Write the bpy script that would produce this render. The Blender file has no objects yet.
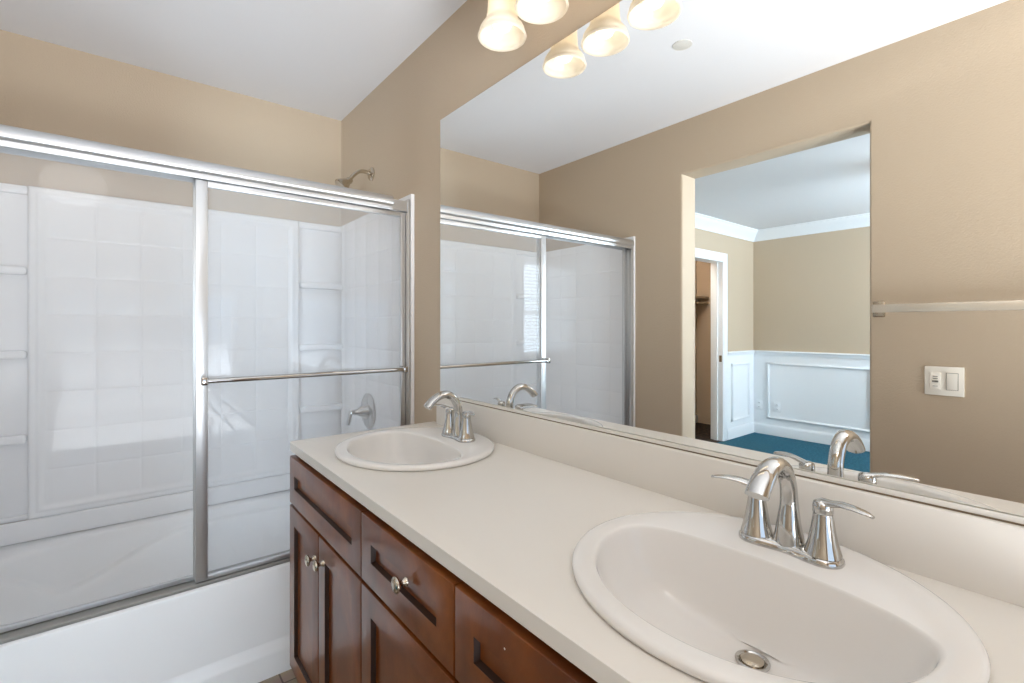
import bpy, bmesh, math, random
from mathutils import Vector, Matrix
random.seed(7)
PI = math.pi
S = bpy.context.scene
COL = S.collection

# ------------------------------------------------------------------ camera, world, light, exposure
cam_data = bpy.data.cameras.new('camera')
cam = bpy.data.objects.new('camera', cam_data)
COL.objects.link(cam)
cam.location = (-0.9755, 0.0, 1.241)
cam.rotation_euler = (PI/2, 0, -0.6772)
cam_data.sensor_width = 36.0
cam_data.lens = 479.66/1024*36
cam_data.shift_y = -14.7/1024
cam_data.clip_start = 0.02
S.camera = cam

world = bpy.data.worlds.new('world')
S.world = world
world.use_nodes = True
bg = world.node_tree.nodes['Background']
bg.inputs[0].default_value = (0.62, 0.78, 1.0, 1)
bg.inputs[1].default_value = 0.8

def area_light(name, loc, rot, sx, sy, power, color):
    d = bpy.data.lights.new(name, 'AREA')
    d.shape = 'RECTANGLE'; d.size = sx; d.size_y = sy; d.energy = power; d.color = color
    o = bpy.data.objects.new(name, d); COL.objects.link(o)
    o.location = loc; o.rotation_euler = rot
    return o
# daylight outside the bedroom window, fill light at an added bathroom window; both face +y into the rooms
DAY_BED = 140.0
FILL_BATH = 17.6; TILT = math.radians(48)  # added bathroom fill, tilted up to bounce off the ceiling
area_light('bedroom_daylight', (-3.62, -1.25, 1.49), (PI/2, 0, 0), 1.25, 1.35, DAY_BED, (0.72, 0.87, 1.0))
BATHL = area_light('bathroom_fill', (-0.80, -1.16, 0.72), (PI/2+TILT, 0, 0), 1.16, 1.06, FILL_BATH, (0.92, 0.96, 1.0))
BATHL.data.spread = math.radians(98)
BULB = 0.9          # emission of the four vanity bulbs
FILL_GLOBE = 3.2          # emission of a globe fill lamp added behind the camera
FILL_GLOBE_BED = 6.0  # emission of an added bedroom fill lamp

S.view_settings.view_transform = 'Standard'
S.view_settings.look = 'None'
S.view_settings.gamma = 1.0
S.view_settings.use_curve_mapping = False
S.view_settings.exposure = 1.1
cy = S.cycles
cy.max_bounces = 14; cy.diffuse_bounces = 6; cy.glossy_bounces = 8
cy.transmission_bounces = 8; cy.transparent_max_bounces = 24
cy.caustics_reflective = True; cy.caustics_refractive = True
cy.sample_clamp_indirect = 4.0
cy.blur_glossy = 0.5
cy.use_denoising = True

# ------------------------------------------------------------------ materials
def srgb(r, g, b):
    f = lambda c: c/12.92 if c <= 0.04045 else ((c+0.055)/1.055)**2.4
    return (f(r/255), f(g/255), f(b/255), 1)

def mat(name, color, rough=0.5, metal=0.0, spec=0.5, coat=0.0, bump=None, emit=None):
    m = bpy.data.materials.new(name); m.use_nodes = True
    nt = m.node_tree; b = nt.nodes['Principled BSDF']
    b.inputs['Base Color'].default_value = color
    b.inputs['Roughness'].default_value = rough
    b.inputs['Metallic'].default_value = metal
    b.inputs['Specular IOR Level'].default_value = spec
    b.inputs['Coat Weight'].default_value = coat
    b.inputs['Coat Roughness'].default_value = 0.06
    if emit:
        b.inputs['Emission Color'].default_value = emit[0]
        b.inputs['Emission Strength'].default_value = emit[1]
    if bump:
        scale, strength, dist = bump
        tc = nt.nodes.new('ShaderNodeTexCoord')
        n = nt.nodes.new('ShaderNodeTexNoise'); n.inputs['Scale'].default_value = scale; n.inputs['Detail'].default_value = 3
        nt.links.new(tc.outputs['Object'], n.inputs['Vector'])
        bp = nt.nodes.new('ShaderNodeBump'); bp.inputs['Strength'].default_value = strength; bp.inputs['Distance'].default_value = dist
        nt.links.new(n.outputs['Fac'], bp.inputs['Height'])
        nt.links.new(bp.outputs['Normal'], b.inputs['Normal'])
    return m

def mottle(m, c1, c2, scale=(3, 3, 3), detail=4, lo=0.35, hi=0.65, distortion=0.0):
    nt = m.node_tree; b = nt.nodes['Principled BSDF']
    tc = nt.nodes.new('ShaderNodeTexCoord'); mp = nt.nodes.new('ShaderNodeMapping')
    mp.inputs['Scale'].default_value = scale
    n = nt.nodes.new('ShaderNodeTexNoise'); n.inputs['Scale'].default_value = 1; n.inputs['Detail'].default_value = detail
    n.inputs['Distortion'].default_value = distortion
    r = nt.nodes.new('ShaderNodeValToRGB')
    r.color_ramp.elements[0].position = lo; r.color_ramp.elements[0].color = c1
    r.color_ramp.elements[1].position = hi; r.color_ramp.elements[1].color = c2
    nt.links.new(tc.outputs['Object'], mp.inputs['Vector']); nt.links.new(mp.outputs['Vector'], n.inputs['Vector'])
    nt.links.new(n.outputs['Fac'], r.inputs['Fac']); nt.links.new(r.outputs['Color'], b.inputs['Base Color'])
    return m

M = {}
M['wall'] = mat('beige_wall_paint', srgb(193, 175, 152), 0.55, spec=0.35, bump=(170, 0.35, 0.004))
M['wall_bed'] = mat('bedroom_beige_paint', srgb(193, 175, 152), 0.6, spec=0.3, bump=(170, 0.15, 0.004))
M['ceiling'] = mat('white_ceiling_paint', srgb(228, 228, 230), 0.8, spec=0.2, bump=(120, 0.12, 0.004))
M['trim'] = mat('white_trim_paint', srgb(236, 238, 240), 0.35)
M['carpet'] = mottle(mat('teal_carpet', srgb(44, 118, 142), 0.95, spec=0.1, bump=(700, 0.6, 0.01)), srgb(40, 85, 103), srgb(62, 112, 131), (60, 60, 60))
M['closet_floor'] = mottle(mat('dark_brown_closet_carpet', srgb(50, 36, 24), 0.9, bump=(300, 0.5, 0.01)), srgb(38, 27, 17), srgb(92, 62, 34), (22, 22, 22), lo=0.5, hi=0.75)
M['surround'] = mat('glossy_white_fibreglass', srgb(246, 246, 247), 0.22, spec=0.3)
M['tub'] = mat('glossy_white_tub', srgb(246, 246, 246), 0.2, spec=0.45)
M['counter'] = mat('cream_solid_countertop', srgb(222, 217, 209), 0.32, spec=0.4, bump=(260, 0.03, 0.001))
M['porcelain'] = mat('white_porcelain', srgb(226, 223, 219), 0.07, spec=0.5)
M['chrome'] = mat('polished_chrome', (0.56, 0.55, 0.53, 1), 0.05, metal=1)
M['nickel'] = mat('brushed_nickel', srgb(196, 186, 170), 0.22, metal=1)
M['alu'] = mat('silver_aluminium', srgb(206, 207, 208), 0.33, metal=0.82)
M['alu_dull'] = mat('dull_grey_aluminium', srgb(150, 148, 143), 0.45, metal=0.55)
M['mirror'] = mat('mirror_glass', (0.93, 0.94, 0.93, 1), 0.0, metal=1)
M['plastic'] = mat('ivory_switch_plastic', srgb(240, 234, 222), 0.35)
M['plastic_dark'] = mat('grey_switch_mark', srgb(120, 116, 108), 0.5)
M['plastic_white'] = mat('white_outlet_plastic', srgb(238, 240, 242), 0.35)
M['slot'] = mat('dark_outlet_slot', srgb(70, 70, 70), 0.6)
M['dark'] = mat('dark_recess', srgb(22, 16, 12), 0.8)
M['drainhole'] = mat('dark_drain_hole', srgb(60, 58, 54), 0.4)
M['blind'] = mat('white_blind_slat', srgb(240, 240, 238), 0.5)
M['bulb'] = mat('lit_bulb', (1, 0.95, 0.86, 1), 0.5, emit=((1.0, 0.92, 0.80, 1), BULB))
M['fill_globe'] = mat('bath_fill_globe', (1, 1, 1, 1), 0.4, emit=((1.0, 0.97, 0.94, 1), FILL_GLOBE))
M['fill_globe_closet'] = mat('closet_fill_globe', (1, 1, 1, 1), 0.4, emit=((1.0, 0.95, 0.90, 1), 70.0))  # added lamp that brightens the closet
M['fill_globe_bed'] = mat('bedroom_fill_globe', (1, 1, 1, 1), 0.4, emit=((1.0, 0.95, 0.90, 1), FILL_GLOBE_BED))

def wood(name, c1, c2, c3):
    m = bpy.data.materials.new(name); m.use_nodes = True
    nt = m.node_tree; b = nt.nodes['Principled BSDF']
    b.inputs['Roughness'].default_value = 0.32
    b.inputs['Coat Weight'].default_value = 0.5; b.inputs['Coat Roughness'].default_value = 0.12; b.inputs['Specular IOR Level'].default_value = 0.3
    tc = nt.nodes.new('ShaderNodeTexCoord'); mp = nt.nodes.new('ShaderNodeMapping')
    mp.inputs['Scale'].default_value = (2.6, 2.6, 1.3)
    n = nt.nodes.new('ShaderNodeTexNoise'); n.inputs['Scale'].default_value = 2.2; n.inputs['Detail'].default_value = 7
    n.inputs['Roughness'].default_value = 0.62; n.inputs['Distortion'].default_value = 0.5
    r = nt.nodes.new('ShaderNodeValToRGB')
    e = r.color_ramp.elements
    e[0].position = 0.25; e[0].color = c1; e[1].position = 0.78; e[1].color = c3
    k = e.new(0.5); k.color = c2
    nt.links.new(tc.outputs['Object'], mp.inputs['Vector']); nt.links.new(mp.outputs['Vector'], n.inputs['Vector'])
    nt.links.new(n.outputs['Fac'], r.inputs['Fac']); nt.links.new(r.outputs['Color'], b.inputs['Base Color'])
    return m
M['cherry'] = wood('dark_cherry_wood', srgb(72, 33, 8), srgb(110, 55, 15), srgb(148, 84, 30))

def plank_floor():
    m = mat('brown_plank_floor', srgb(128, 108, 88), 0.4)
    nt = m.node_tree; b = nt.nodes['Principled BSDF']
    tc = nt.nodes.new('ShaderNodeTexCoord')
    br = nt.nodes.new('ShaderNodeTexBrick')
    br.inputs['Color1'].default_value = srgb(164, 146, 126); br.inputs['Color2'].default_value = srgb(144, 127, 108)
    br.inputs['Mortar'].default_value = srgb(96, 82, 68); br.inputs['Scale'].default_value = 1.0
    br.inputs['Mortar Size'].default_value = 0.003; br.inputs['Brick Width'].default_value = 1.1; br.inputs['Row Height'].default_value = 0.15
    n = nt.nodes.new('ShaderNodeTexNoise'); n.inputs['Scale'].default_value = 14; n.inputs['Detail'].default_value = 6
    mx = nt.nodes.new('ShaderNodeMix'); mx.data_type = 'RGBA'; mx.blend_type = 'MULTIPLY'; mx.inputs['Factor'].default_value = 0.35
    nt.links.new(tc.outputs['Object'], br.inputs['Vector']); nt.links.new(tc.outputs['Object'], n.inputs['Vector'])
    nt.links.new(br.outputs['Color'], mx.inputs['A']); nt.links.new(n.outputs['Color'], mx.inputs['B'])
    nt.links.new(mx.outputs['Result'], b.inputs['Base Color'])
    return m
M['floor'] = plank_floor()

def glass(name, haze, tint=(1, 1, 1, 1), refl=1.0):
    """thin pane: straight-through transparency, Schlick reflection and a faint even film of white haze"""
    m = bpy.data.materials.new(name); m.use_nodes = True
    nt = m.node_tree; nt.nodes.clear()
    out = nt.nodes.new('ShaderNodeOutputMaterial')
    tr = nt.nodes.new('ShaderNodeBsdfTransparent'); tr.inputs[0].default_value = tint
    gl = nt.nodes.new('ShaderNodeBsdfGlossy'); gl.inputs['Roughness'].default_value = 0.0
    df = nt.nodes.new('ShaderNodeBsdfDiffuse'); df.inputs[0].default_value = (0.86, 0.88, 0.90, 1)
    tl = nt.nodes.new('ShaderNodeBsdfTranslucent'); tl.inputs[0].default_value = (0.86, 0.88, 0.90, 1)
    hz = nt.nodes.new('ShaderNodeMixShader'); hz.inputs[0].default_value = 0.5
    nt.links.new(df.outputs[0], hz.inputs[1]); nt.links.new(tl.outputs[0], hz.inputs[2])
    m1 = nt.nodes.new('ShaderNodeMixShader'); m1.inputs[0].default_value = haze
    nt.links.new(tr.outputs[0], m1.inputs[1]); nt.links.new(hz.outputs[0], m1.inputs[2])
    lw = nt.nodes.new('ShaderNodeLayerWeight'); lw.inputs[0].default_value = 0.5
    p = nt.nodes.new('ShaderNodeMath'); p.operation = 'POWER'; p.inputs[1].default_value = 5
    nt.links.new(lw.outputs['Facing'], p.inputs[0])
    ma = nt.nodes.new('ShaderNodeMath'); ma.operation = 'MULTIPLY_ADD'
    ma.inputs[1].default_value = 0.5*refl; ma.inputs[2].default_value = 0.022*refl
    nt.links.new(p.outputs[0], ma.inputs[0])
    m2 = nt.nodes.new('ShaderNodeMixShader')
    nt.links.new(ma.outputs[0], m2.inputs[0]); nt.links.new(m1.outputs[0], m2.inputs[1]); nt.links.new(gl.outputs[0], m2.inputs[2])
    nt.links.new(m2.outputs[0], out.inputs[0])
    return m
M['glass_inner'] = glass('clear_shower_glass', 0.12, refl=0.35)
M['glass_outer'] = glass('hazy_shower_glass', 0.20, tint=(0.98, 0.99, 1.0, 1), refl=1.5)
M['glass_window'] = glass('window_glass', 0.0)

def shade_mat():
    m = bpy.data.materials.new('cream_frosted_shade_glass'); m.use_nodes = True
    nt = m.node_tree; nt.nodes.clear()
    out = nt.nodes.new('ShaderNodeOutputMaterial')
    df = nt.nodes.new('ShaderNodeBsdfDiffuse'); df.inputs[0].default_value = srgb(252, 246, 234)
    tl = nt.nodes.new('ShaderNodeBsdfTranslucent'); tl.inputs[0].default_value = srgb(252, 244, 230)
    gl = nt.nodes.new('ShaderNodeBsdfGlossy'); gl.inputs['Roughness'].default_value = 0.15
    a = nt.nodes.new('ShaderNodeMixShader'); a.inputs[0].default_value = 0.5
    nt.links.new(df.outputs[0], a.inputs[1]); nt.links.new(tl.outputs[0], a.inputs[2])
    b = nt.nodes.new('ShaderNodeMixShader'); b.inputs[0].default_value = 0.05
    nt.links.new(a.outputs[0], b.inputs[1]); nt.links.new(gl.outputs[0], b.inputs[2])
    nt.links.new(b.outputs[0], out.inputs[0])
    return m
M['shade'] = shade_mat()

# ------------------------------------------------------------------ helpers
def add_box(bm, x0, x1, y0, y1, z0, z1, bevel=0.0, seg=2):
    vs = [bm.verts.new((x, y, z)) for z in (z0, z1) for y in (y0, y1) for x in (x0, x1)]
    q = [(0, 2, 3, 1), (4, 5, 7, 6), (0, 1, 5, 4), (2, 6, 7, 3), (0, 4, 6, 2), (1, 3, 7, 5)]
    fs = [bm.faces.new([vs[i] for i in f]) for f in q]
    if bevel > 0:
        es = list({e for f in fs for e in f.edges})
        bmesh.ops.bevel(bm, geom=es, offset=bevel, segments=seg, profile=0.5, affect='EDGES', clamp_overlap=True)
    return fs

def box(*a, **k):
    bm = bmesh.new(); add_box(bm, *a, **k); return bm

def boxes(*lst, bevel=0.0):
    bm = bmesh.new()
    for b in lst: add_box(bm, *b, bevel=bevel)
    return bm

def add_rings(bm, rings, close_start=False, close_end=False):
    R = [[bm.verts.new(p) for p in r] for r in rings]
    n = len(R[0])
    for a, b in zip(R[:-1], R[1:]):
        for i in range(n):
            j = (i+1) % n
            bm.faces.new((a[i], a[j], b[j], b[i]))
    if close_start: bm.faces.new(list(reversed(R[0])))
    if close_end: bm.faces.new(R[-1])
    return R

def add_lathe(bm, profile, center, axis='z', n=32, cap0=False, cap1=False):
    """profile: (radius, height) pairs along the axis"""
    rings = []
    c = Vector(center)
    for r, h in profile:
        ring = []
        for i in range(n):
            a = 2*PI*i/n
            if axis == 'z': p = Vector((r*math.cos(a), r*math.sin(a), h))
            elif axis == 'x': p = Vector((h, r*math.cos(a), r*math.sin(a)))
            elif axis == '-x': p = Vector((-h, r*math.cos(a), r*math.sin(a)))
            else: p = Vector((r*math.cos(a), h, r*math.sin(a)))
            ring.append(c+p)
        rings.append(ring)
    add_rings(bm, rings, cap0, cap1)

def lathe(*a, **k):
    bm = bmesh.new(); add_lathe(bm, *a, **k); return bm

def smooth_path(pts, sub=6):
    """Catmull-Rom through points that are tuples of any length"""
    P = [Vector(p) for p in pts]
    P = [P[0]*2-P[1]] + P + [P[-1]*2-P[-2]]
    out = []
    for i in range(1, len(P)-2):
        for k in range(sub):
            t = k/sub
            a, b, c, d = P[i-1], P[i], P[i+1], P[i+2]
            out.append(0.5*((2*b) + (c-a)*t + (2*a-5*b+4*c-d)*t*t + (3*b-a-3*c+d)*t**3))
    out.append(P[-2])
    return out

def add_sweep(bm, path, ra, rb, side, n=20, cap=True):
    """path of Vectors; ra = half width along `side`, rb = half width across it"""
    side = Vector(side)
    rings = []
    for i, p in enumerate(path):
        t = (path[min(i+1, len(path)-1)] - path[max(i-1, 0)]).normalized()
        s = (side - t*side.dot(t)).normalized(); u = t.cross(s)
        a = ra[i] if isinstance(ra, list) else ra
        b = rb[i] if isinstance(rb, list) else rb
        rings.append([p + s*(a*math.cos(2*PI*k/n)) + u*(b*math.sin(2*PI*k/n)) for k in range(n)])
    add_rings(bm, rings, cap, cap)

def link(name, bm, m, parent=None, smooth=35, shift=None):
    bmesh.ops.recalc_face_normals(bm, faces=bm.faces[:])
    if shift is not None: bmesh.ops.translate(bm, verts=bm.verts[:], vec=-Vector(shift))
    me = bpy.data.meshes.new(name); bm.to_mesh(me); bm.free()
    for x in (m if isinstance(m, (list, tuple)) else [m]): me.materials.append(x)
    if smooth:
        for p in me.polygons: p.use_smooth = True
        me.set_sharp_from_angle(angle=math.radians(smooth))
    o = bpy.data.objects.new(name, me); COL.objects.link(o)
    if parent is not None: o.parent = parent
    return o

def struct(name, bm, m, label, smooth=35, category=None):
    o = link(name, bm, m, smooth=smooth)
    o['kind'] = 'structure'; o['label'] = label; o['category'] = category or name.split('_')[0]
    return o

def thing(name, label, cat, loc=(0, 0, 0), group=None, structure=False):
    o = bpy.data.objects.new(name, None); COL.objects.link(o)
    o.empty_display_size = 0.05
    o.location = loc; o['label'] = label; o['category'] = cat
    if group: o['group'] = group
    if structure: o['kind'] = 'structure'
    return o

def wpart(name, bm, m, t, root=None, smooth=35):
    """part modelled in room coordinates, re-based on its thing"""
    r = root or t
    return link(name, bm, m, t, smooth, shift=r.location)

def tag(o, label, cat, group=None):
    o['label'] = label; o['category'] = cat
    if group: o['group'] = group
    return o

def copy_thing(root, loc, label):
    r = root.copy(); COL.objects.link(r); r.location = loc; r['label'] = label
    def rec(src, dst):
        for ch in list(src.children):
            c = ch.copy(); COL.objects.link(c); c.parent = dst
            rec(ch, c)
    rec(root, r)
    return r

# ------------------------------------------------------------------ dimensions
W = 1.562         # room width: mirror wall x=0, wall with the doorway x=-W
YB = 2.800        # wall behind the bathtub
YR = -1.05        # wall behind the camera
C = 2.44
WT = 0.152        # wall thickness at the doorway
DA, DB, DZ = 0.655, 1.559, 2.131       # doorway
BX, BY, BC = -4.80, 2.625, 2.356       # bedroom: far wall, closet wall, ceiling
YD = 1.92         # shower door plane
ZC = 0.858        # counter top
TUBZ = 0.375

# ------------------------------------------------------------------ bathroom shell
struct('floor', box(-W-WT, 0.12, YR-0.1, YB+0.12, -0.06, 0), M['floor'], 'brown wood-look plank bathroom floor')
struct('ceiling', box(-W-WT, 0.12, YR-0.12, YB+0.12, C, C+0.08), M['ceiling'], 'smooth white ceiling over the bathroom')
struct('wall_right', box(0, 0.12, YR-0.12, YB+0.12, 0, C), M['wall'], 'beige wall carrying the large vanity mirror')
struct('wall_back', box(-W, 0, YB, YB+0.12, 0, C), M['wall'], 'beige wall above the tub surround')

def outline_wall(pts, holes_edges, x0, x1, bev):
    """(y, z) outline extruded along x with rounded corners along the listed corner coordinates"""
    bm = bmesh.new()
    a = [bm.verts.new((x0, y, z)) for y, z in pts]; b = [bm.verts.new((x1, y, z)) for y, z in pts]
    fa = bm.faces.new(a); fb = bm.faces.new(list(reversed(b)))
    n = len(pts)
    for i in range(n):
        j = (i+1) % n
        bm.faces.new((a[j], a[i], b[i], b[j]))
    bm.normal_update()
    es = []
    for e in bm.edges:
        p, q = e.verts[0].co, e.verts[1].co
        if abs(p.x-q.x) < 1e-6:
            k = lambda v: any(abs(v.y-h[0]) < 1e-6 and abs(v.z-h[1]) < 1e-6 for h in holes_edges)
            if k(p) and k(q): es.append(e)
    bmesh.ops.bevel(bm, geom=es, offset=bev, segments=4, profile=0.5, affect='EDGES')
    return bm
op = [(DA, 0), (DA, DZ), (DB, DZ), (DB, 0)]
struct('wall_left', outline_wall([(YR-0.12, 0)] + op + [(YB+0.12, 0), (YB+0.12, C), (YR-0.12, C)], op, -W-WT, -W, 0.014),
       M['wall'], 'beige wall with an open doorway, seen in the mirror')
# wall behind the camera with an added low window for fill light
wx0, wx1, wz0, wz1 = -1.40, -0.20, 0.12, 1.55
struct('wall_front', boxes((-W, 0, YR-0.12, YR, 0, wz0), (-W, 0, YR-0.12, YR, wz1, C), (-W, wx0, YR-0.12, YR, wz0, wz1), (wx1, 0, YR-0.12, YR, wz0, wz1)),
       M['wall'], 'beige bathroom wall with a wide added window')

def window(name, label, x0, x1, z0, z1, rail, slat_pitch, tilt):
    t = thing(name, label, 'window', ((x0+x1)/2, YR, z0), structure=True)
    f = 0.04
    fr = [(x0, x0+f, YR-0.10, YR-0.05, z0, z1), (x1-f, x1, YR-0.10, YR-0.05, z0, z1), (x0+f, x1-f, YR-0.10, YR-0.05, z0, z0+f), (x0+f, x1-f, YR-0.10, YR-0.05, z1-f, z1)]
    if rail: fr.append((x0+f, x1-f, YR-0.095, YR-0.055, rail-0.025, rail+0.025))
    wpart('window_frame', boxes(*fr), M['trim'], t)
    wpart('pane', box(x0+f, x1-f, YR-0.078, YR-0.074, z0+f, z1-f), M['glass_window'], t)
    if not slat_pitch: return t
    bl = bmesh.new()
    z = z0+0.035
    while z < z1-0.05:
        w = 0.019
        add_box(bl, x0+0.012, x1-0.012, -w, w, -0.0012, 0.0012)
        vs = bl.verts[-8:]
        bmesh.ops.rotate(bl, verts=vs, cent=(0, 0, 0), matrix=Matrix.Rotation(tilt, 3, 'X'))
        bmesh.ops.translate(bl, verts=vs, vec=(0, YR-0.022, z))
        z += slat_pitch
    b = wpart('blind', bl, M['blind'], t)
    wpart('headrail', box(x0+0.008, x1-0.008, YR-0.045, YR-0.002, z1-0.045, z1-0.004, bevel=0.004), M['trim'], b, root=t)
    cb = bmesh.new()
    for k in (0.2, 0.8):
        x = x0+(x1-x0)*k; add_box(cb, x-0.001, x+0.001, YR-0.003, YR-0.001, z0+0.03, z1-0.04)
    wpart('ladder_cord', cb, M['trim'], b, root=t)
    return t
window('fill_window', 'tall low bathroom window added behind the camera for fill light', wx0, wx1, wz0, wz1, None, 0, 0)

# ------------------------------------------------------------------ bedroom shell (seen through the doorway in the mirror)
struct('floor_bedroom', box(BX-0.1, -W-WT, YR-0.1, BY, -0.06, 0.002), M['carpet'], 'teal carpet on the bedroom floor', category='floor')
struct('ceiling_bedroom', box(BX-0.1, -W-WT, YR-0.12, BY+0.9, BC, BC+0.06), M['ceiling'], 'white bedroom ceiling beyond the doorway', category='ceiling')
struct('wall_bedroom_far', box(BX-0.1, BX, YR-0.12, BY+0.9, 0, BC), M['wall_bed'], 'beige bedroom wall above white wainscot panels', category='wall')
CX0, CX1, CZ = -4.080, -3.20, 1.960     # closet opening
struct('wall_bedroom_closet', boxes((BX, CX0, BY, BY+0.115, 0, BC), (CX1, -W-WT, BY, BY+0.115, 0, BC), (CX0, CX1, BY, BY+0.115, CZ, BC)),
       M['wall_bed'], 'light beige bedroom wall with the closet doorway', category='wall')
bwx0, bwx1, bwz0, bwz1 = -4.20, -3.05, 0.86, 2.12
struct('wall_bedroom_front', boxes((BX, bwx0, YR-0.12, YR, 0, BC), (bwx1, -W-WT, YR-0.12, YR, 0, BC), (bwx0, bwx1, YR-0.12, YR, 0, bwz0), (bwx0, bwx1, YR-0.12, YR, bwz1, BC)),
       M['wall_bed'], 'beige bedroom wall around the blind-covered window', category='wall')
window('window_2', 'bright bedroom window with white blinds, reflected in shower glass', bwx0, bwx1, bwz0, bwz1, 1.44, 0.046, 0.25)

# closet beyond the opening
struct('wall_closet', boxes((BX, -2.9, BY+0.72, BY+0.78, 0, BC), (-2.96, -2.9, BY+0.115, BY+0.72, 0, BC)), M['wall_bed'], 'beige closet wall behind its open doorway', category='wall')
struct('floor_closet', box(BX, -2.9, BY, BY+0.72, -0.06, 0.003), M['closet_floor'], 'dark brown speckled closet floor', category='floor')
struct('baseboard_closet', boxes((BX, -2.96, BY+0.705, BY+0.72, 0.003, 0.10), bevel=0.003), M['trim'], 'white baseboard along the closet wall', category='baseboard')
sh = thing('closet_shelf', 'beige closet shelf with a rod inside the bedroom closet', 'shelf', (-3.9, BY+0.5, 1.6))
wpart('shelf_board', box(BX+0.01, -2.965, BY+0.55, BY+0.72, 1.60, 1.62), M['wall_bed'], sh)
wpart('cleat', box(BX+0.01, -2.965, BY+0.70, BY+0.72, 1.51, 1.60), M['wall_bed'], sh)
rb = bmesh.new(); add_sweep(rb, [Vector((BX+0.002, BY+0.57, 1.54)), Vector((-2.962, BY+0.57, 1.54))], 0.016, 0.016, (0, 0, 1))
wpart('rod', rb, M['nickel'], sh)
hk = bmesh.new()
hp = smooth_path([(-3.93, BY+0.705, 1.40), (-3.93, BY+0.66, 1.39), (-3.93, BY+0.64, 1.36), (-3.93, BY+0.62, 1.33), (-3.93, BY+0.60, 1.36)], 4)
add_sweep(hk, hp, 0.008, 0.008, (1, 0, 0), n=10)
add_box(hk, -3.95, -3.91, BY+0.705, BY+0.72, 1.34, 1.43, bevel=0.003)
tag(link('coat_hook', hk, M['trim']), 'small pale hook on the closet wall below the shelf', 'hook')

def profile_run(bm, prof, axis, a, b, origin, flip=1):
    """extrude a 2-D profile (out, z) along x or y between a and b"""
    r0, r1 = [], []
    for o, z in prof:
        if axis == 'y':   # run along y, 'out' goes +x from origin
            r0.append(bm.verts.new((origin+flip*o, a, z))); r1.append(bm.verts.new((origin+flip*o, b, z)))
        else:
            r0.append(bm.verts.new((a, origin+flip*o, z))); r1.append(bm.verts.new((b, origin+flip*o, z)))
    n = len(prof)
    for i in range(n):
        j = (i+1) % n
        bm.faces.new((r0[i], r0[j], r1[j], r1[i]))
    bm.faces.new(r0[::-1]); bm.faces.new(r1)
crown = [(0, BC), (0, BC-0.115), (0.012, BC-0.115), (0.016, BC-0.10), (0.035, BC-0.075), (0.06, BC-0.045), (0.082, BC-0.024), (0.085, BC-0.012), (0.10, BC-0.010), (0.10, BC)]
b1 = bmesh.new(); profile_run(b1, crown, 'y', YR, BY, BX)
struct('trim_crown_far', b1, M['trim'], 'white crown moulding over the far bedroom wall', category='trim')
b1 = bmesh.new(); profile_run(b1, crown, 'x', BX, -W-WT, BY, -1)
struct('trim_crown_closet', b1, M['trim'], 'white crown moulding above the closet doorway', category='trim')
base = [(0, 0), (0, 0.12), (0.006, 0.12), (0.012, 0.105), (0.014, 0.09), (0.014, 0)]
rail = [(0, 0.915), (0, 0.967), (0.03, 0.967), (0.034, 0.955), (0.026, 0.945), (0.018, 0.93), (0.014, 0.915)]
CW = 0.078         # closet casing width
b1 = bmesh.new(); profile_run(b1, rail, 'y', YR, BY, BX); profile_run(b1, rail, 'x', BX, CX0-CW-0.005, BY, -1); profile_run(b1, rail, 'x', CX1+CW+0.005, -W-WT, BY, -1)
struct('trim_chair_rail', b1, M['trim'], 'white chair rail capping the bedroom wainscot', category='trim')
b1 = bmesh.new(); profile_run(b1, base, 'y', YR, BY, BX+0.004); profile_run(b1, base, 'x', BX, CX0-CW-0.005, BY-0.004, -1); profile_run(b1, base, 'x', CX1+CW+0.005, -W-WT, BY-0.004, -1)
struct('baseboard_bedroom', b1, M['trim'], 'white baseboard under the bedroom wainscot', category='baseboard')
wn = bmesh.new()
add_box(wn, BX, BX+0.004, YR, BY, 0, 0.92); add_box(wn, BX, CX0-CW-0.005, BY-0.004, BY, 0, 0.92); add_box(wn, CX1+CW+0.005, -W-WT, BY-0.004, BY, 0, 0.92)
def picture_frame_y(bm, y0, y1, z0, z1, x):
    w = 0.03
    for i, (d, ww) in enumerate(((0.010, w), (0.018, w*0.5))):
        o = (w-ww)/2
        for a in ((y0+o, y0+o+ww, z0+o, z1-o), (y1-o-ww, y1-o, z0+o, z1-o), (y0+o, y1-o, z0+o, z0+o+ww), (y0+o, y1-o, z1-o-ww, z1-o)):
            add_box(bm, x, x+d, a[0], a[1], a[2], a[3], bevel=0.003)
def picture_frame_x(bm, x0, x1, z0, z1, y):
    w = 0.03
    for d, ww in ((0.010, w), (0.018, w*0.5)):
        o = (w-ww)/2
        for a in ((x0+o, x0+o+ww, z0+o, z1-o), (x1-o-ww, x1-o, z0+o, z1-o), (x0+o, x1-o, z0+o, z0+o+ww), (x0+o, x1-o, z1-o-ww, z1-o)):
            add_box(bm, a[0], a[1], y-d, y, a[2], a[3], bevel=0.003)
picture_frame_y(wn, 1.46, 2.465, 0.188, 0.835, BX+0.004)
picture_frame_y(wn, 0.30, 1.31, 0.188, 0.835, BX+0.004)
picture_frame_y(wn, -0.86, 0.15, 0.188, 0.835, BX+0.004)
picture_frame_x(wn, BX+0.12, CX0-CW-0.10, 0.188, 0.835, BY-0.004)
struct('trim_wainscot', wn, M['trim'], 'white raised-frame wainscot panels on the bedroom walls', category='trim')
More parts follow.
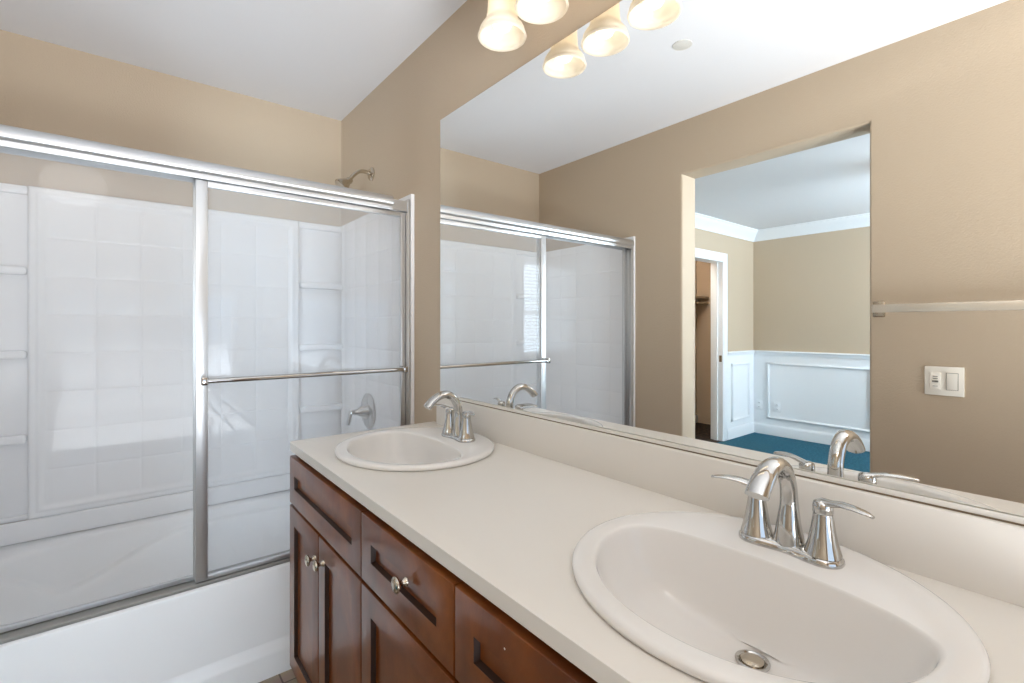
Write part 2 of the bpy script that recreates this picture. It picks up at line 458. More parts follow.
# closet casing + jamb
cs = bmesh.new()
for x0, x1, z0, z1 in ((CX0-CW, CX0, 0, CZ+CW), (CX1, CX1+CW, 0, CZ+CW), (CX0, CX1, CZ, CZ+CW)):
    add_box(cs, x0, x1, BY-0.018, BY, z0, z1, bevel=0.004)
for x0, x1, z0, z1 in ((CX0-0.001, CX0+0.016, 0.003, CZ), (CX1-0.016, CX1+0.001, 0.003, CZ), (CX0+0.016, CX1-0.016, CZ-0.016, CZ+0.001)):
    add_box(cs, x0, x1, BY-0.012, BY+0.127, z0, z1)
add_box(cs, CX0+0.016, CX0+0.028, BY+0.045, BY+0.085, 0.003, CZ-0.016)
t = thing('door_1', 'white cased closet doorway in the bedroom corner', 'doorway', ((CX0+CX1)/2, BY, 0), structure=True)
wpart('door_casing', cs, M['trim'], t)
wpart('strike_plate', box(CX0+0.016, CX0+0.0185, BY+0.0, BY+0.03, 0.86, 0.93, bevel=0.0006), M['nickel'], t)

def outlet(y, z, label):
    t = thing('wall_outlet', label, 'outlet', (BX+0.004, y, z), group='bedroom wall outlets')
    link('cover_plate', box(0, 0.006, -0.036, 0.036, -0.057, 0.057, bevel=0.002), M['plastic_white'], t)
    for s in (-1, 1):
        f = link('receptacle', box(0.006, 0.009, -0.016, 0.016, s*0.024-0.015, s*0.024+0.015, bevel=0.001), M['plastic_white'], t)
        link('slot', boxes((0.009, 0.0095, -0.008, -0.005, s*0.024-0.006, s*0.024+0.006), (0.009, 0.0095, 0.005, 0.008, s*0.024-0.006, s*0.024+0.006)), M['slot'], f)
outlet(2.555, 0.335, 'white outlet between the bedroom corner and the panel frame')
outlet(2.357, 0.330, 'white outlet inside the wainscot panel frame')

# globe lamps added out of view as fill light for the rooms
def fill_globe(x, y, z, r, m, label):
    t = thing('fill_lamp', label, 'ceiling lamp', (x, y, z))
    link('base', lathe([(0.07, 0), (0.07, -0.018), (0.058, -0.026), (0.014, -0.03), (0.012, -0.10)], (0, 0, 0), cap0=True, cap1=True), M['nickel'], t)
    cz = -0.10-r*0.82
    prof = [(max(0.004, r*math.sin(PI*k/16)), cz+0.85*r*math.cos(PI*k/16)) for k in range(17)]
    link('lamp_shade', lathe(prof, (0, 0, 0), n=40, cap0=True, cap1=True), m, t)
fill_globe(-1.25, -0.50, C, 0.17, M['fill_globe'], 'added white globe fill lamp under the bathroom ceiling')
fill_globe(-3.30, BY+0.22, BC, 0.07, M['fill_globe_closet'], 'small added globe fill lamp under the closet ceiling')
fill_globe(-3.20, 0.40, BC, 0.17, M['fill_globe_bed'], 'added white globe fill lamp under the bedroom ceiling')

# ------------------------------------------------------------------ tub + surround
NT = 96
def sup(cx, cy_, ax, ay, n, z, zf=None):
    ring = []
    for i in range(NT):
        a = 2*PI*i/NT
        ca, sa = math.cos(a), math.sin(a)
        x = cx + ax*math.copysign(abs(ca)**(2/n), ca); y = cy_ + ay*math.copysign(abs(sa)**(2/n), sa)
        ring.append(Vector((x, y, zf(x, y) if zf else z)))
    return ring
def rect_ring(x0, x1, y0, y1, z):
    """same vertex count as sup(), points pushed out on to a rectangle"""
    cx, cy_, hx, hy = (x0+x1)/2, (y0+y1)/2, (x1-x0)/2, (y1-y0)/2
    ring = []
    for i in range(NT):
        a = 2*PI*i/NT
        ca, sa = math.cos(a), math.sin(a)
        k = 1/max(abs(ca), abs(sa))
        ring.append(Vector((cx+hx*ca*k, cy_+hy*sa*k, z)))
    return ring
tb = bmesh.new()
TX, TY = -0.78, 2.315
def ledge(x, y):
    w = 0.12 if x < -1.17 else 0.26
    return 0.340 - 0.145*math.exp(-((x+1.17)/w)**2)
rings = [rect_ring(-1.558, -0.004, 1.876, 2.742, 0.0),
         rect_ring(-1.558, -0.004, 1.876, 2.742, TUBZ-0.012),
         rect_ring(-1.555, -0.007, 1.879, 2.740, TUBZ-0.003),
         rect_ring(-1.548, -0.012, 1.888, 2.735, TUBZ),
         sup(TX, TY, 0.725, 0.375, 2.35, TUBZ),
         sup(TX, TY, 0.712, 0.362, 2.35, TUBZ-0.004),
         sup(TX, TY, 0.702, 0.353, 2.35, TUBZ-0.018),
         sup(TX, TY, 0.694, 0.345, 2.35, 0, lambda x, y: ledge(x, y)+0.012),
         sup(TX, TY, 0.690, 0.341, 2.35, 0, lambda x, y: ledge(x, y)+0.003),
         sup(TX, TY, 0.683, 0.333, 2.35, 0, lambda x, y: ledge(x, y)-0.001),
         sup(TX, TY, 0.667, 0.314, 2.35, 0, lambda x, y: ledge(x, y)-0.006),
         sup(TX, TY, 0.660, 0.307, 2.35, 0, lambda x, y: ledge(x, y)-0.014),
         sup(TX, TY, 0.650, 0.298, 2.35, 0, lambda x, y: 0.12+0.5*(ledge(x, y)-0.12)),
         sup(TX, TY, 0.615, 0.275, 2.6, 0.11),
         sup(TX, TY, 0.57, 0.245, 2.6, 0.075),
         sup(TX, TY, 0.50, 0.20, 2.5, 0.06),
         sup(TX, TY, 0.25, 0.10, 2.2, 0.058)]
add_rings(tb, rings, False, True)
tub = thing('bathtub', 'white alcove bathtub behind sliding glass doors', 'bathtub', (TX, 1.876, 0))
wpart('tub_body', tb, M['tub'], tub, smooth=40)
ap = bmesh.new()
profile_run(ap, [(0, 0.0), (0, 0.118), (0.002, 0.110), (0.016, 0.086), (0.018, 0.078), (0.018, 0.0)], 'x', -1.558, -0.004, 1.876, -1)
wpart('apron_skirt', ap, M['tub'], tub)

def groove_field(u0, u1, v0, v1, us, vs, depth, frame):
    """coordinates + height function for a moulded tile panel (heights are outwards)"""
    w = 0.005
    def coords(a, b, gs):
        c = {a, b}
        for g in gs: c |= {g-2*w, g-w, g-w*0.4, g, g+w*0.4, g+w, g+2*w}
        return c
    def prof(t, gs):
        d = 0
        for g in gs:
            k = abs(t-g)
            if k < 2*w: d = max(d, 0.5+0.5*math.cos(PI*k/(2*w)))
        return d
    U = coords(u0, u1, us); V = coords(v0, v1, vs)
    fr = []
    if frame:
        e = [0.0, 0.004, 0.008, 0.012, 0.018, 0.024, 0.028, 0.032, 0.038, 0.046, 0.054, 0.060]
        U |= {u0+k for k in e} | {u1-k for k in e}; V |= {v0+k for k in e} | {v1-k for k in e}
    U = sorted(x for x in U if u0-1e-9 <= x <= u1+1e-9); V = sorted(x for x in V if v0-1e-9 <= x <= v1+1e-9)
    def h(u, v):
        m = min(u-u0, u1-u, v-v0, v1-v)
        d = -depth*max(prof(u, us), prof(v, vs))
        if frame:
            if m < 0.054:
                s = lambda c, ww: math.exp(-((m-c)/ww)**2)
                d = 0.007*s(0.012, 0.010) + 0.009*s(0.034, 0.012)
                if m <= 0.0: d = -0.004
        return d
    return U, V, h

def tile_panel(axis, p0, sign, back, *field):
    U, V, h = field
    bm = bmesh.new()
    P = lambda u, v, o: (u, p0+sign*o, v) if axis == 'y' else (p0+sign*o, u, v)
    G = [[bm.verts.new(P(u, v, h(u, v))) for u in U] for v in V]
    for j in range(len(V)-1):
        for i in range(len(U)-1):
            bm.faces.new((G[j][i], G[j][i+1], G[j+1][i+1], G[j+1][i]))
    # sides and back
    bd = G[0] + [r[-1] for r in G[1:]] + G[-1][-2::-1] + [r[0] for r in G[-2:0:-1]]
    bk = []
    for v in bd:
        c = v.co.copy()
        if axis == 'y': c.y = p0-sign*back
        else: c.x = p0-sign*back
        bk.append(bm.verts.new(c))
    n = len(bd)
    for i in range(n):
        j = (i+1) % n
        bm.faces.new((bd[i], bd[j], bk[j], bk[i]))
    bm.faces.new(bk)
    return bm

ZT = 1.815
sr = thing('tub_surround', 'white moulded tile-pattern surround lining the tub alcove', 'shower surround', (TX, 2.745, 0.46))
PX0, PX1 = -1.288, -0.245
us = [-1.233+0.1555*k for k in range(7)]
vs = [1.769-0.160*k for k in range(9)]
wpart('back_panel', tile_panel('y', 2.748, -1, 0.045, *groove_field(PX0, PX1, 0.455, ZT, us[1:], vs[1:], 0.002, True)), M['surround'], sr, smooth=60)
# corner columns with moulded shelves
for (x0, x1) in ((-1.556, PX0), (PX1, -0.006)):
    cb = boxes((x0, x1, 2.772, 2.795, 0.455, ZT), bevel=0.004)
    add_box(cb, x0, x1, 2.755, 2.78, ZT-0.035, ZT, bevel=0.008)
    add_box(cb, x0, x1, 2.757, 2.78, 0.455, 0.475, bevel=0.006)
    co = wpart('corner_column', cb, M['surround'], sr)
    for z in (1.485, 1.145, 0.805):
        wpart('shelf', box(x0+0.002, x1-0.002, 2.722, 2.775, z-0.034, z, bevel=0.012, seg=4), M['surround'], co, root=sr)
wpart('base_flange', box(-1.545, -0.018, 2.722, 2.745, TUBZ+0.001, 0.46, bevel=0.008), M['surround'], sr)
ys = [2.70-0.1555*k for k in range(5)]
fld = groove_field(1.886, 2.745, TUBZ+0.002, ZT, ys, vs+[0.489], 0.002, False)
wpart('side_panel', tile_panel('x', -0.018, -1, 0.016, *fld), M['surround'], sr, smooth=60)
wpart('side_panel', tile_panel('x', -W+0.018, 1, 0.016, *fld), M['surround'], sr, smooth=60)

# shower head
SY, SZ = 2.352, 2.018
sh = thing('shower_sprayer', 'nickel shower head on a curved arm high on the wall', 'shower head', (0, SY, SZ))
wpart('flange', lathe([(0.034, 0.0), (0.034, 0.004), (0.027, 0.012), (0.012, 0.016)], (0, SY, SZ), axis='-x', cap0=True, cap1=True), M['nickel'], sh)
ab = bmesh.new()
pth = smooth_path([(-0.008, SY, SZ), (-0.035, SY, SZ+0.006), (-0.068, SY, SZ), (-0.097, SY, SZ-0.026), (-0.116, SY, SZ-0.052)], 6)
add_sweep(ab, pth, 0.0095, 0.0095, (0, 1, 0), n=14)
wpart('shower_arm', ab, M['nickel'], sh)
hb = bmesh.new()
add_lathe(hb, [(0.013, 0.012), (0.017, 0.002), (0.017, -0.008), (0.021, -0.018), (0.031, -0.036), (0.037, -0.048), (0.038, -0.056), (0.034, -0.059)], (0, 0, 0), cap0=True, cap1=True)
bmesh.ops.rotate(hb, verts=hb.verts[:], cent=(0, 0, 0), matrix=Matrix.Rotation(0.85, 3, 'Y'))
bmesh.ops.translate(hb, verts=hb.verts[:], vec=(-0.117, SY, SZ-0.054))
wpart('spray_head', hb, M['nickel'], sh)

# valve
vl = thing('shower_valve', 'round chrome shower valve with a lever behind the glass', 'shower valve', (-0.018, 2.345, 0.815))
wpart('escutcheon', lathe([(0.090, 0.0), (0.090, 0.004), (0.082, 0.010), (0.055, 0.014), (0.034, 0.016)], (-0.019, 2.345, 0.815), axis='-x', n=40, cap0=True, cap1=True), M['chrome'], vl)
wpart('valve_stem', lathe([(0.040, 0.014), (0.036, 0.024), (0.026, 0.042), (0.016, 0.060), (0.013, 0.082), (0.012, 0.098)], (-0.019, 2.345, 0.815), axis='-x', cap0=True, cap1=True), M['chrome'], vl)
lb = bmesh.new()
lp = smooth_path([(-0.106, 2.345, 0.828), (-0.113, 2.345, 0.808), (-0.118, 2.347, 0.785), (-0.123, 2.349, 0.757)], 6)
add_sweep(lb, lp, 0.014, 0.009, (0, 1, 0), n=14)
wpart('lever', lb, M['chrome'], vl)

# ------------------------------------------------------------------ sliding shower door
df = thing('shower_door_frame', 'silver metal header, jambs and track framing the tub opening', 'shower door frame', (-W/2, YD, TUBZ))
HZ0, HZ1 = 1.733, 1.793
def header_profile():
    y0 = YD-0.042
    return [(0.0, HZ0), (-0.002, HZ0+0.011), (-0.002, HZ0+0.015), (-0.009, HZ0+0.018), (-0.013, HZ0+0.026), (-0.013, HZ0+0.036), (-0.010, HZ0+0.046), (-0.003, HZ0+0.055), (0.008, HZ1), (0.072, HZ1), (0.076, HZ1-0.006), (0.076, HZ0), (0.071, HZ0), (0.071, HZ1-0.008), (0.006, HZ1-0.008), (0.006, HZ0)]
hb = bmesh.new(); profile_run(hb, header_profile(), 'x', -W+0.032, -0.105, YD-0.036)
profile_run(hb, [(0.010, HZ0+0.004), (0.010, HZ1-0.012), (0.066, HZ1-0.012), (0.066, HZ0+0.004)], 'x', -0.105, -0.019, YD-0.036)
profile_run(hb, [(0.010, HZ0+0.004), (0.010, HZ1-0.012), (0.066, HZ1-0.012), (0.066, HZ0+0.004)], 'x', -W+0.019, -W+0.032, YD-0.036)
wpart('header', hb, M['alu'], df, smooth=50)
for x0, x1, xx in ((-0.032, -0.0185, -0.036), (-W+0.0185, -W+0.032, -W+0.036)):
    jb = bmesh.new()
    add_box(jb, x0, x1, YD-0.032, YD+0.036, TUBZ+0.002, HZ1-0.002, bevel=0.003)
    lo, hi = sorted((x0 if x1 > -1 else x1, xx))
    for yy in (-0.030, -0.004, 0.026):
        add_box(jb, lo-0.003, hi+0.003, YD+yy, YD+yy+0.006, TUBZ+0.004, HZ0-0.002)
    wpart('jamb', jb, M['alu'], df)
tk = bmesh.new()
profile_run(tk, [(0.0, TUBZ+0.001), (0.0, TUBZ+0.009), (0.003, TUBZ+0.012), (0.060, TUBZ+0.013), (0.062, TUBZ+0.018), (0.066, TUBZ+0.018), (0.067, TUBZ+0.001)], 'x', -W+0.019, -0.019, YD-0.030)
wpart('bottom_track', tk, M['alu_dull'], df)

def sliding_panel(label, x0, x1, y, sw_l, sw_r, bar_side, glassm, bar_x=None, z1=1.732):
    t = thing('sliding_glass_door', label, 'shower door', ((x0+x1)/2, y, TUBZ+0.02), group='sliding shower doors')
    z0 = TUBZ+0.015
    wpart('glass_pane', box(x0+0.008, x1-0.008, y-0.0025, y+0.0025, z0+0.006, z1-0.006), glassm, t)
    wpart('stile', box(x0, x0+sw_l, y-0.010, y+0.010, z0, z1, bevel=0.002), M['alu'], t)
    wpart('stile', box(x1-sw_r, x1, y-0.010, y+0.010, z0, z1, bevel=0.002), M['alu'], t)
    wpart('top_rail', box(x0+sw_l, x1-sw_r, y-0.010, y+0.010, z1-0.020, z1, bevel=0.002), M['alu'], t)
    wpart('bottom_rail', box(x0+sw_l, x1-sw_r, y-0.008, y+0.008, z0, z0+0.014, bevel=0.002), M['alu'], t)
    if not bar_x: return t
    s = bar_side; a, b = bar_x; zb = 1.062
    yb = y+s*0.048
    bb = bmesh.new(); add_sweep(bb, [Vector((a, yb, zb)), Vector((b, yb, zb))], 0.0085, 0.0085, (0, 0, 1), n=16)
    tb_ = wpart('towel_bar', bb, M['chrome'], t)
    for x in (a, b):
        lo, hi = sorted((y+s*0.010, y+s*0.058))
        wpart('bracket', box(x-0.010, x+0.010, lo, hi, zb-0.013, zb+0.013, bevel=0.003), M['chrome'], tb_, root=t)
    return t
sliding_panel('clear sliding shower door on the right with outside towel bar', -0.797, -0.040, YD-0.014, 0.035, 0.020, -1, M['glass_outer'], (-0.775, -0.060))
sliding_panel('clear sliding shower door on the left, sliding behind the other', -W+0.040, -0.770, YD+0.014, 0.022, 0.030, 1, M['glass_inner'], z1=1.771)

# ------------------------------------------------------------------ vanity
VX = -0.5315        # carcass front
V0, V1 = 0.030, 1.709
VZ = 0.829
va = thing('vanity_cabinet', 'dark cherry shaker vanity cabinet under the long white counter', 'cabinet', (-0.27, (V0+V1)/2, 0))
KD = 0.10
cc = bmesh.new()
for b in ((VX+0.02, -0.004, V1-0.018, V1, KD, VZ), (VX+0.02, -0.004, V0, V0+0.018, KD, VZ), (VX+0.02, -0.004, V0, V1, KD, KD+0.018), (-0.010, -0.004, V0, V1, KD, VZ),
          (VX+0.02, -0.02, 1.078, 1.090, KD, VZ-0.02), (VX+0.02, -0.02, 0.674, 0.686, KD, VZ-0.02),
          (VX+0.004, VX+0.02, V0, V1, VZ-0.03, VZ), (VX, VX+0.02, V0, V1, 0.638, 0.672), (VX, VX+0.02, V0, V1, KD, KD+0.03),
          (VX, VX+0.02, V1-0.03, V1, KD, VZ), (VX, VX+0.02, V0, V0+0.03, KD, VZ), (VX, VX+0.02, 1.064, 1.104, KD, VZ), (VX, VX+0.02, 0.66, 0.70, KD, VZ)):
    add_box(cc, *b)
wpart('carcass', cc, M['cherry'], va)
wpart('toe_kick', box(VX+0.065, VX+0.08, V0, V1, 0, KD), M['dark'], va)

def shaker(y0, y1, z0, z1, fr=0.056, th=0.020):
    bm = bmesh.new()
    x1 = VX-0.001; x0 = x1-th
    rec = 0.011; sl = 0.003
    # frame outline and recessed field with a small chamfer
    def ring(x, d): return [Vector((x, y0+d, z0+d)), Vector((x, y1-d, z0+d)), Vector((x, y1-d, z1-d)), Vector((x, y0+d, z1-d))]
    add_rings(bm, [ring(x1, 0), ring(x0+0.003, 0), ring(x0+0.0008, 0.0012), ring(x0, 0.004), ring(x0, fr), ring(x0+rec, fr+sl)], True, True)
    bm.faces.ensure_lookup_table()
    for f in bm.faces[16:20]: f.material_index = 1      # shade painted into the moulding groove
    return bm
M['groove_shade'] = mat('painted_groove_shade', srgb(46, 24, 12), 0.4)  # colour of the shade painted on the inner edges
FRONT = [M['cherry'], M['groove_shade']]
def knob(y, z, parent, root):
    xf = VX-0.021
    k = bmesh.new()
    add_lathe(k, [(0.009, 0.0), (0.0085, 0.003), (0.0055, 0.006), (0.005, 0.013), (0.008, 0.016), (0.0150, 0.019), (0.0160, 0.0215), (0.0150, 0.024), (0.010, 0.0265), (0.002, 0.0275)], (xf, y, z), axis='-x', n=28, cap0=True, cap1=True)
    wpart('knob', k, M['nickel'], parent, root=root, smooth=50)
G = 0.002
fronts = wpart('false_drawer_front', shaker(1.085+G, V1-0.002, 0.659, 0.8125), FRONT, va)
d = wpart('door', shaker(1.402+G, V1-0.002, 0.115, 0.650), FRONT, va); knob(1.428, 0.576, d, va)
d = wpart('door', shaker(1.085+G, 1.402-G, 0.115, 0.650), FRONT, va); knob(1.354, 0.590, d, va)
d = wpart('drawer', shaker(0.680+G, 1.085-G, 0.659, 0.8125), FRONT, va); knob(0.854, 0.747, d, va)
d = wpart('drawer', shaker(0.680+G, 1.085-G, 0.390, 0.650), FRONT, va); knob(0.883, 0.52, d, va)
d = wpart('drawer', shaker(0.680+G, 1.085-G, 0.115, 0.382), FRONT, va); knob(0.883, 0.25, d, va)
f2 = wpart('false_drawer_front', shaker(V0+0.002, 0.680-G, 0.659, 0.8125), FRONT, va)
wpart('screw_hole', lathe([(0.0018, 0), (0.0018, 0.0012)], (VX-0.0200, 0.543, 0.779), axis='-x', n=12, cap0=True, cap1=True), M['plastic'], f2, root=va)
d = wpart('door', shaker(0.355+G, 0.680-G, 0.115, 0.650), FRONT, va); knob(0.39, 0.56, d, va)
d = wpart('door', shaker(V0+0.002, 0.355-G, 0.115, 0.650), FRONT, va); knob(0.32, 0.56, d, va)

# countertop with two oval cut-outs
SINKS = [(-0.262, 1.372), (-0.262, 0.341)]
CTX0, CTY0, CTY1 = -0.552, -0.045, 1.716
def counter_mesh():
    bm = bmesh.new()
    nE = 64
    outer = [(CTX0, CTY0), (-0.001, CTY0), (-0.001, CTY1), (CTX0, CTY1)]
    # rounded visible corner (front left of the counter)
    r = 0.012
    crn = [(CTX0+r-r*math.sin(a), CTY1-r+r*math.cos(a)) for a in [PI/2*k/5 for k in range(6)]]
    outer = [(CTX0, CTY0), (-0.001, CTY0), (-0.001, CTY1)] + crn
    th = 0.027
    ov = [bm.verts.new((x, y, ZC)) for x, y in outer]
    edges = [bm.edges.new((ov[i], ov[(i+1) % len(ov)])) for i in range(len(ov))]
    for sx, sy in SINKS:
        hv = [bm.verts.new((sx+0.222*math.cos(2*PI*k/nE), sy+0.244*math.sin(2*PI*k/nE), ZC)) for k in range(nE)]
        edges += [bm.edges.new((hv[i], hv[(i+1) % nE])) for i in range(nE)]
    bmesh.ops.triangle_fill(bm, use_beauty=True, use_dissolve=False, edges=edges)
    top = bm.faces[:]
    ret = bmesh.ops.extrude_face_region(bm, geom=top)
    vs_ = [g for g in ret['geom'] if isinstance(g, bmesh.types.BMVert)]
    bmesh.ops.translate(bm, verts=vs_, vec=(0, 0, -th))
    bmesh.ops.recalc_face_normals(bm, faces=bm.faces[:])
    es = []
    for e in bm.edges:
        a, b = e.verts
        if abs(a.co.z-ZC) < 1e-6 and abs(b.co.z-ZC) < 1e-6 and len(e.link_faces) == 2:
            if any(abs(f.normal.z) < 0.5 for f in e.link_faces):
                es.append(e)
    bmesh.ops.bevel(bm, geom=es, offset=0.011, segments=5, profile=0.5, affect='EDGES', clamp_overlap=True)
    return bm
ct = thing('countertop', 'long white counter with backsplash and two oval sink openings', 'countertop', (-0.28, (CTY0+CTY1)/2, ZC))
wpart('slab', counter_mesh(), M['counter'], ct, smooth=40)
wpart('backsplash', box(-0.022, -0.0012, CTY0, CTY1-0.052, ZC-0.002, 0.966, bevel=0.003, seg=3), M['counter'], ct)

# sinks
def sink_mesh():
    bm = bmesh.new(); n = 96
    def el(ax, ay, z, cx=0.0): return [Vector((cx+ax*math.cos(2*PI*k/n), ay*math.sin(2*PI*k/n), z)) for k in range(n)]
    def bowl(s, z, shift=0.0, cx0=-0.008, back=0.084, front=0.194, sy=0.223, flat=1.0):
        ring = []
        for k in range(n):
            a = 2*PI*k/n; ca, sa = math.cos(a), math.sin(a)
            ax = back if ca > 0 else front
            e = 2/2.5 if ca > 0 else 1.0
            ring.append(Vector((cx0+shift+s*ax*math.copysign(abs(ca)**e, ca), s*sy*math.copysign(abs(sa)**(1.0 if ca <= 0 else e), sa), z)))
        return ring
    R = [el(0.216, 0.238, -0.02), el(0.216, 0.238, 0.0005), el(0.236, 0.258, 0.0005), el(0.2392, 0.2612, 0.003), el(0.2396, 0.2616, 0.0085), el(0.2370, 0.2590, 0.0125), el(0.2310, 0.2530, 0.0145),
         el(0.2220, 0.2440, 0.0142)]
    R += [bowl(1.025, 0.0132), bowl(1.008, 0.0118), bowl(0.995, 0.008), bowl(0.985, 0.001), bowl(0.968, -0.013), bowl(0.935, -0.034), bowl(0.89, -0.056, 0.004), bowl(0.83, -0.078, 0.008),
          bowl(0.74, -0.096, 0.014), bowl(0.62, -0.108, 0.022), bowl(0.47, -0.117, 0.032), bowl(0.30, -0.123, 0.042)]
    R += [[Vector((0.032+0.034*math.cos(2*PI*k/n), 0.034*math.sin(2*PI*k/n), -0.127)) for k in range(n)],
          [Vector((0.032+0.024*math.cos(2*PI*k/n), 0.024*math.sin(2*PI*k/n), -0.131)) for k in range(n)]]
    # underside: close with an outer shell so the basin has a body
    add_rings(bm, R, False, True)
    return bm
def drain_mesh():
    bm = bmesh.new()
    add_lathe(bm, [(0.023, -0.1305), (0.0245, -0.1285), (0.0245, -0.1265), (0.021, -0.1255), (0.019, -0.1275), (0.017, -0.1300)], (0.032, 0, 0), n=32)
    return bm
def stopper_mesh():
    return lathe([(0.0165, -0.1305), (0.0165, -0.1255), (0.012, -0.1230), (0.003, -0.1222)], (0.032, 0, 0), n=28, cap0=True, cap1=True)
sk = thing('drop_in_sink', 'white oval drop-in sink near the shower end of the counter', 'sink', (SINKS[0][0], SINKS[0][1], ZC), group='oval counter sinks')
link('basin', sink_mesh(), M['porcelain'], sk, smooth=50)
dr = link('drain', drain_mesh(), M['chrome'], sk)
link('stopper', stopper_mesh(), M['nickel'], dr)
copy_thing(sk, (SINKS[1][0], SINKS[1][1], ZC), 'large white oval drop-in sink closest to the viewer')

# faucets
def make_faucet(loc, label):
    t = thing('faucet', label, 'faucet', loc, group='chrome sink faucets')
    # deck plate: a waisted plate with domed ends
    n = 64
    def ring(grow, z):
        out = []
        for k in range(n):
            a = 2*PI*k/n
            y = 0.079*math.sin(a); wv = 0.0255 - 0.0075*math.cos(PI*min(1, abs(y)/0.052))*(1 if abs(y) < 0.052 else -0) if abs(y) < 0.052 else 0.0
            x = math.cos(a)
            # stadium half-width at this y
            yy = abs(y)
            if yy > 0.051: hw = math.sqrt(max(0.0, 0.0285**2-(yy-0.051)**2))
            else: hw = 0.0285 - 0.0065*(0.5+0.5*math.cos(PI*yy/0.051))
            out.append(Vector((math.copysign(hw, x)*(1 if abs(x) > 1e-6 else 0) + grow*x, y+grow*math.sin(a), z)))
        return out
    db = bmesh.new()
    add_rings(db, [ring(0, 0.0), ring(0.0008, 0.003), ring(0.0, 0.008), ring(-0.003, 0.0115), ring(-0.008, 0.0135)], True, True)
    link('deck_plate', db, M['chrome'], t, smooth=45)
    # spout
    sp = bmesh.new()
    ctl = [(0.004, 0.008, 0.0250, 0.0250), (0.003, 0.020, 0.0225, 0.0225), (0.002, 0.046, 0.0180, 0.0180), (0.003, 0.078, 0.0140, 0.0142), (-0.001, 0.108, 0.0132, 0.0132),
           (-0.017, 0.135, 0.0136, 0.0130), (-0.042, 0.149, 0.0146, 0.0126), (-0.067, 0.148, 0.0160, 0.0122), (-0.090, 0.137, 0.0172, 0.0120), (-0.106, 0.124, 0.0178, 0.0120), (-0.115, 0.114, 0.0180, 0.0120)]
    P4 = smooth_path([Vector(c) for c in ctl], 5)
    pth = [Vector((p[0], 0, p[1])) for p in P4]
    add_sweep(sp, pth, [p[2] for p in P4], [p[3] for p in P4], (0, 1, 0), n=28)
    link('spout', sp, M['chrome'], t, smooth=50)
    for s in (-1, 1):
        hb = lathe([(0.0262, 0.0125), (0.0256, 0.0150), (0.0240, 0.020), (0.0212, 0.030), (0.0178, 0.048), (0.0150, 0.066), (0.0138, 0.076)], (0, s*0.051, 0), n=32, cap0=True, cap1=True)
        h = link('handle', hb, M['chrome'], t, smooth=50)
        cp = lathe([(0.0138, 0.0765), (0.0146, 0.078), (0.0146, 0.088), (0.0130, 0.094), (0.008, 0.0965), (0.002, 0.097)], (0, s*0.051, 0), n=28, cap0=True, cap1=True)
        link('handle_cap', cp, M['chrome'], h, smooth=50)
        lv = bmesh.new()
        c5 = [(0.004, s*0.047, 0.0915, 0.0115, 0.0062), (-0.003, s*0.062, 0.0945, 0.0105, 0.0050), (-0.008, s*0.079, 0.0985, 0.0104, 0.0042), (-0.014, s*0.097, 0.0995, 0.0104, 0.0036), (-0.019, s*0.113, 0.0980, 0.0088, 0.0030), (-0.022, s*0.122, 0.0960, 0.0044, 0.0024)]
        P5 = smooth_path(c5, 5)
        add_sweep(lv, [Vector(p[:3]) for p in P5], [p[3] for p in P5], [p[4] for p in P5], (s*0.95, s*0.3*s, 0) if False else (1, 0.3*s*-1, 0), n=16)
        link('lever', lv, M['chrome'], h, smooth=50)
    return t
fz = ZC+0.0125
fa = make_faucet((-0.117, 1.354, fz), 'chrome two-handle faucet on the sink near the shower')
copy_thing(fa, (-0.117, 0.334, fz), 'chrome two-handle faucet on the large sink closest to the viewer')

# ------------------------------------------------------------------ mirror
M['seam'] = mat('brown_caulk_seam', srgb(120, 104, 84), 0.6)
M['ivory'] = mat('ivory_channel', srgb(226, 222, 214), 0.35)
mi = thing('vanity_mirror', 'large frameless wall mirror above the counter', 'mirror', (0, 0.82, 0.97))
wpart('mirror_glass', box(-0.0062, -0.0008, CTY0, 1.659, 0.972, 2.060), M['mirror'], mi, smooth=0)
ch = boxes((-0.0125, -0.0004, CTY0, 1.658, 0.9690, 0.9718), (-0.0125, -0.0105, CTY0, 1.658, 0.9718, 0.9775))
cn = wpart('mirror_channel', ch, M['ivory'], mi)
wpart('seam', box(-0.0135, -0.0004, CTY0, 1.658, 0.9664, 0.9690), M['seam'], cn, root=mi)

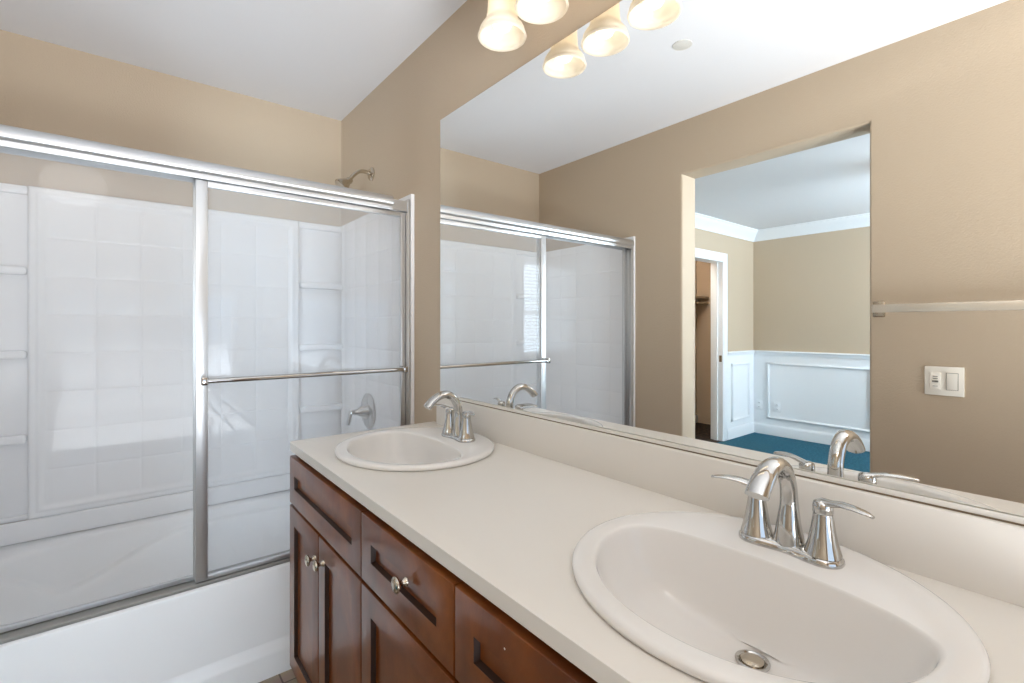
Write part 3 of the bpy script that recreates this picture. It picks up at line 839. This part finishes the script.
# ------------------------------------------------------------------ vanity light bar
LY = [1.094, 0.926, 0.758, 0.590]
LZ = 2.072
vlx = thing('vanity_light', 'four-lamp vanity light bar with cream bell shades above the mirror', 'wall lamp', (0, 0.842, 2.30))
wpart('back_plate', box(-0.030, -0.001, 0.47, 1.214, 2.255, 2.365, bevel=0.008, seg=3), M['nickel'], vlx)
prof_o = [(0.0685, 0.0), (0.0705, 0.004), (0.0690, 0.009), (0.0655, 0.013), (0.0660, 0.018), (0.0640, 0.025), (0.0590, 0.034), (0.0520, 0.043), (0.0468, 0.051), (0.0445, 0.058), (0.0450, 0.062), (0.0430, 0.068), (0.0415, 0.095), (0.0405, 0.125), (0.038, 0.150), (0.026, 0.160)]
prof_i = [(max(0.004, r-0.0035), h+(0.0 if i else 0.0015)) for i, (r, h) in enumerate(prof_o)]
for y in LY:
    c = (-0.132, y, LZ)
    ar = bmesh.new()
    add_sweep(ar, smooth_path([(-0.025, y, 2.31), (-0.07, y, 2.335), (-0.115, y, 2.325), (-0.132, y, 2.29), (-0.132, y, 2.235)], 6), 0.009, 0.009, (0, 1, 0), n=14)
    a = wpart('lamp_arm', ar, M['nickel'], vlx)
    cpb = lathe([(0.012, 0.178), (0.028, 0.174), (0.030, 0.156), (0.027, 0.150)], c, n=28, cap0=True, cap1=True)
    wpart('socket_cup', cpb, M['nickel'], a, root=vlx)
    sb = bmesh.new(); add_lathe(sb, prof_o + prof_i[::-1], c, n=40)
    s_ = wpart('lamp_shade', sb, M['shade'], vlx, smooth=60)
    bb = lathe([(0.013, 0.135), (0.014, 0.112), (0.019, 0.094), (0.026, 0.074), (0.0295, 0.056), (0.0285, 0.040), (0.022, 0.027), (0.012, 0.020), (0.002, 0.018)], c, n=28, cap0=True, cap1=True)
    wpart('bulb', bb, M['bulb'], s_, root=vlx)

# ------------------------------------------------------------------ things on the doorway wall and ceiling
tbx = -W
tw = thing('towel_bar', 'nickel towel bar on the beige wall beside the doorway', 'towel bar', (tbx, 0.33, 1.323))
for y in (0.618, 0.008):
    p = wpart('post', box(tbx+0.001, tbx+0.052, y-0.011, y+0.011, 1.303, 1.332, bevel=0.003), M['nickel'], tw)
    wpart('mount', box(tbx, tbx+0.008, y-0.022, y+0.022, 1.283, 1.351, bevel=0.010), M['nickel'], p, root=tw)
bb = bmesh.new(); add_box(bb, tbx+0.052, tbx+0.066, -0.004, 0.630, 1.300, 1.335, bevel=0.003)
wpart('bar', bb, mat('satin_ivory_metal', srgb(226, 216, 200), 0.25, metal=0.6), tw)
sw = thing('light_switch', 'ivory two-gang switch plate on the beige wall below the towel bar', 'light switch', (tbx, 0.408, 1.027))
wpart('cover_plate', box(tbx, tbx+0.006, 0.349, 0.467, 0.969, 1.083, bevel=0.002), M['plastic'], sw)
a = wpart('outlet_insert', box(tbx+0.006, tbx+0.009, 0.417, 0.450, 0.992, 1.059, bevel=0.001), M['plastic'], sw)
ms = bmesh.new()
add_box(ms, tbx+0.009, tbx+0.0105, 0.424, 0.443, 1.020, 1.027); add_box(ms, tbx+0.009, tbx+0.0096, 0.426, 0.441, 1.033, 1.036); add_box(ms, tbx+0.009, tbx+0.0096, 0.426, 0.441, 1.042, 1.045); add_box(ms, tbx+0.009, tbx+0.0096, 0.426, 0.441, 1.004, 1.006)
wpart('button_marks', ms, M['plastic_dark'], a, root=sw)
rk = bmesh.new(); add_box(rk, tbx+0.006, tbx+0.0105, 0.367, 0.400, 0.993, 1.058, bevel=0.0015)
for v in rk.verts:
    if v.co.x > tbx+0.0095: v.co.x += 0.002*(v.co.z-1.026)/0.033
wpart('rocker', rk, M['plastic'], sw)
wpart('rocker_gap', boxes((tbx+0.006, tbx+0.0066, 0.3655, 0.4015, 0.9915, 1.0595)), M['plastic_dark'], sw)
tag(link('sprinkler_cover', lathe([(0.040, 0.0), (0.040, -0.0022), (0.0385, -0.003), (0.036, -0.0022), (0.034, -0.003), (0.004, -0.003)], (-0.88, 1.136, C), n=36, cap0=True, cap1=True), mat('cream_cover_plastic', srgb(214, 211, 204), 0.5)),
    'small round white cover disc on the bathroom ceiling', 'ceiling cover')
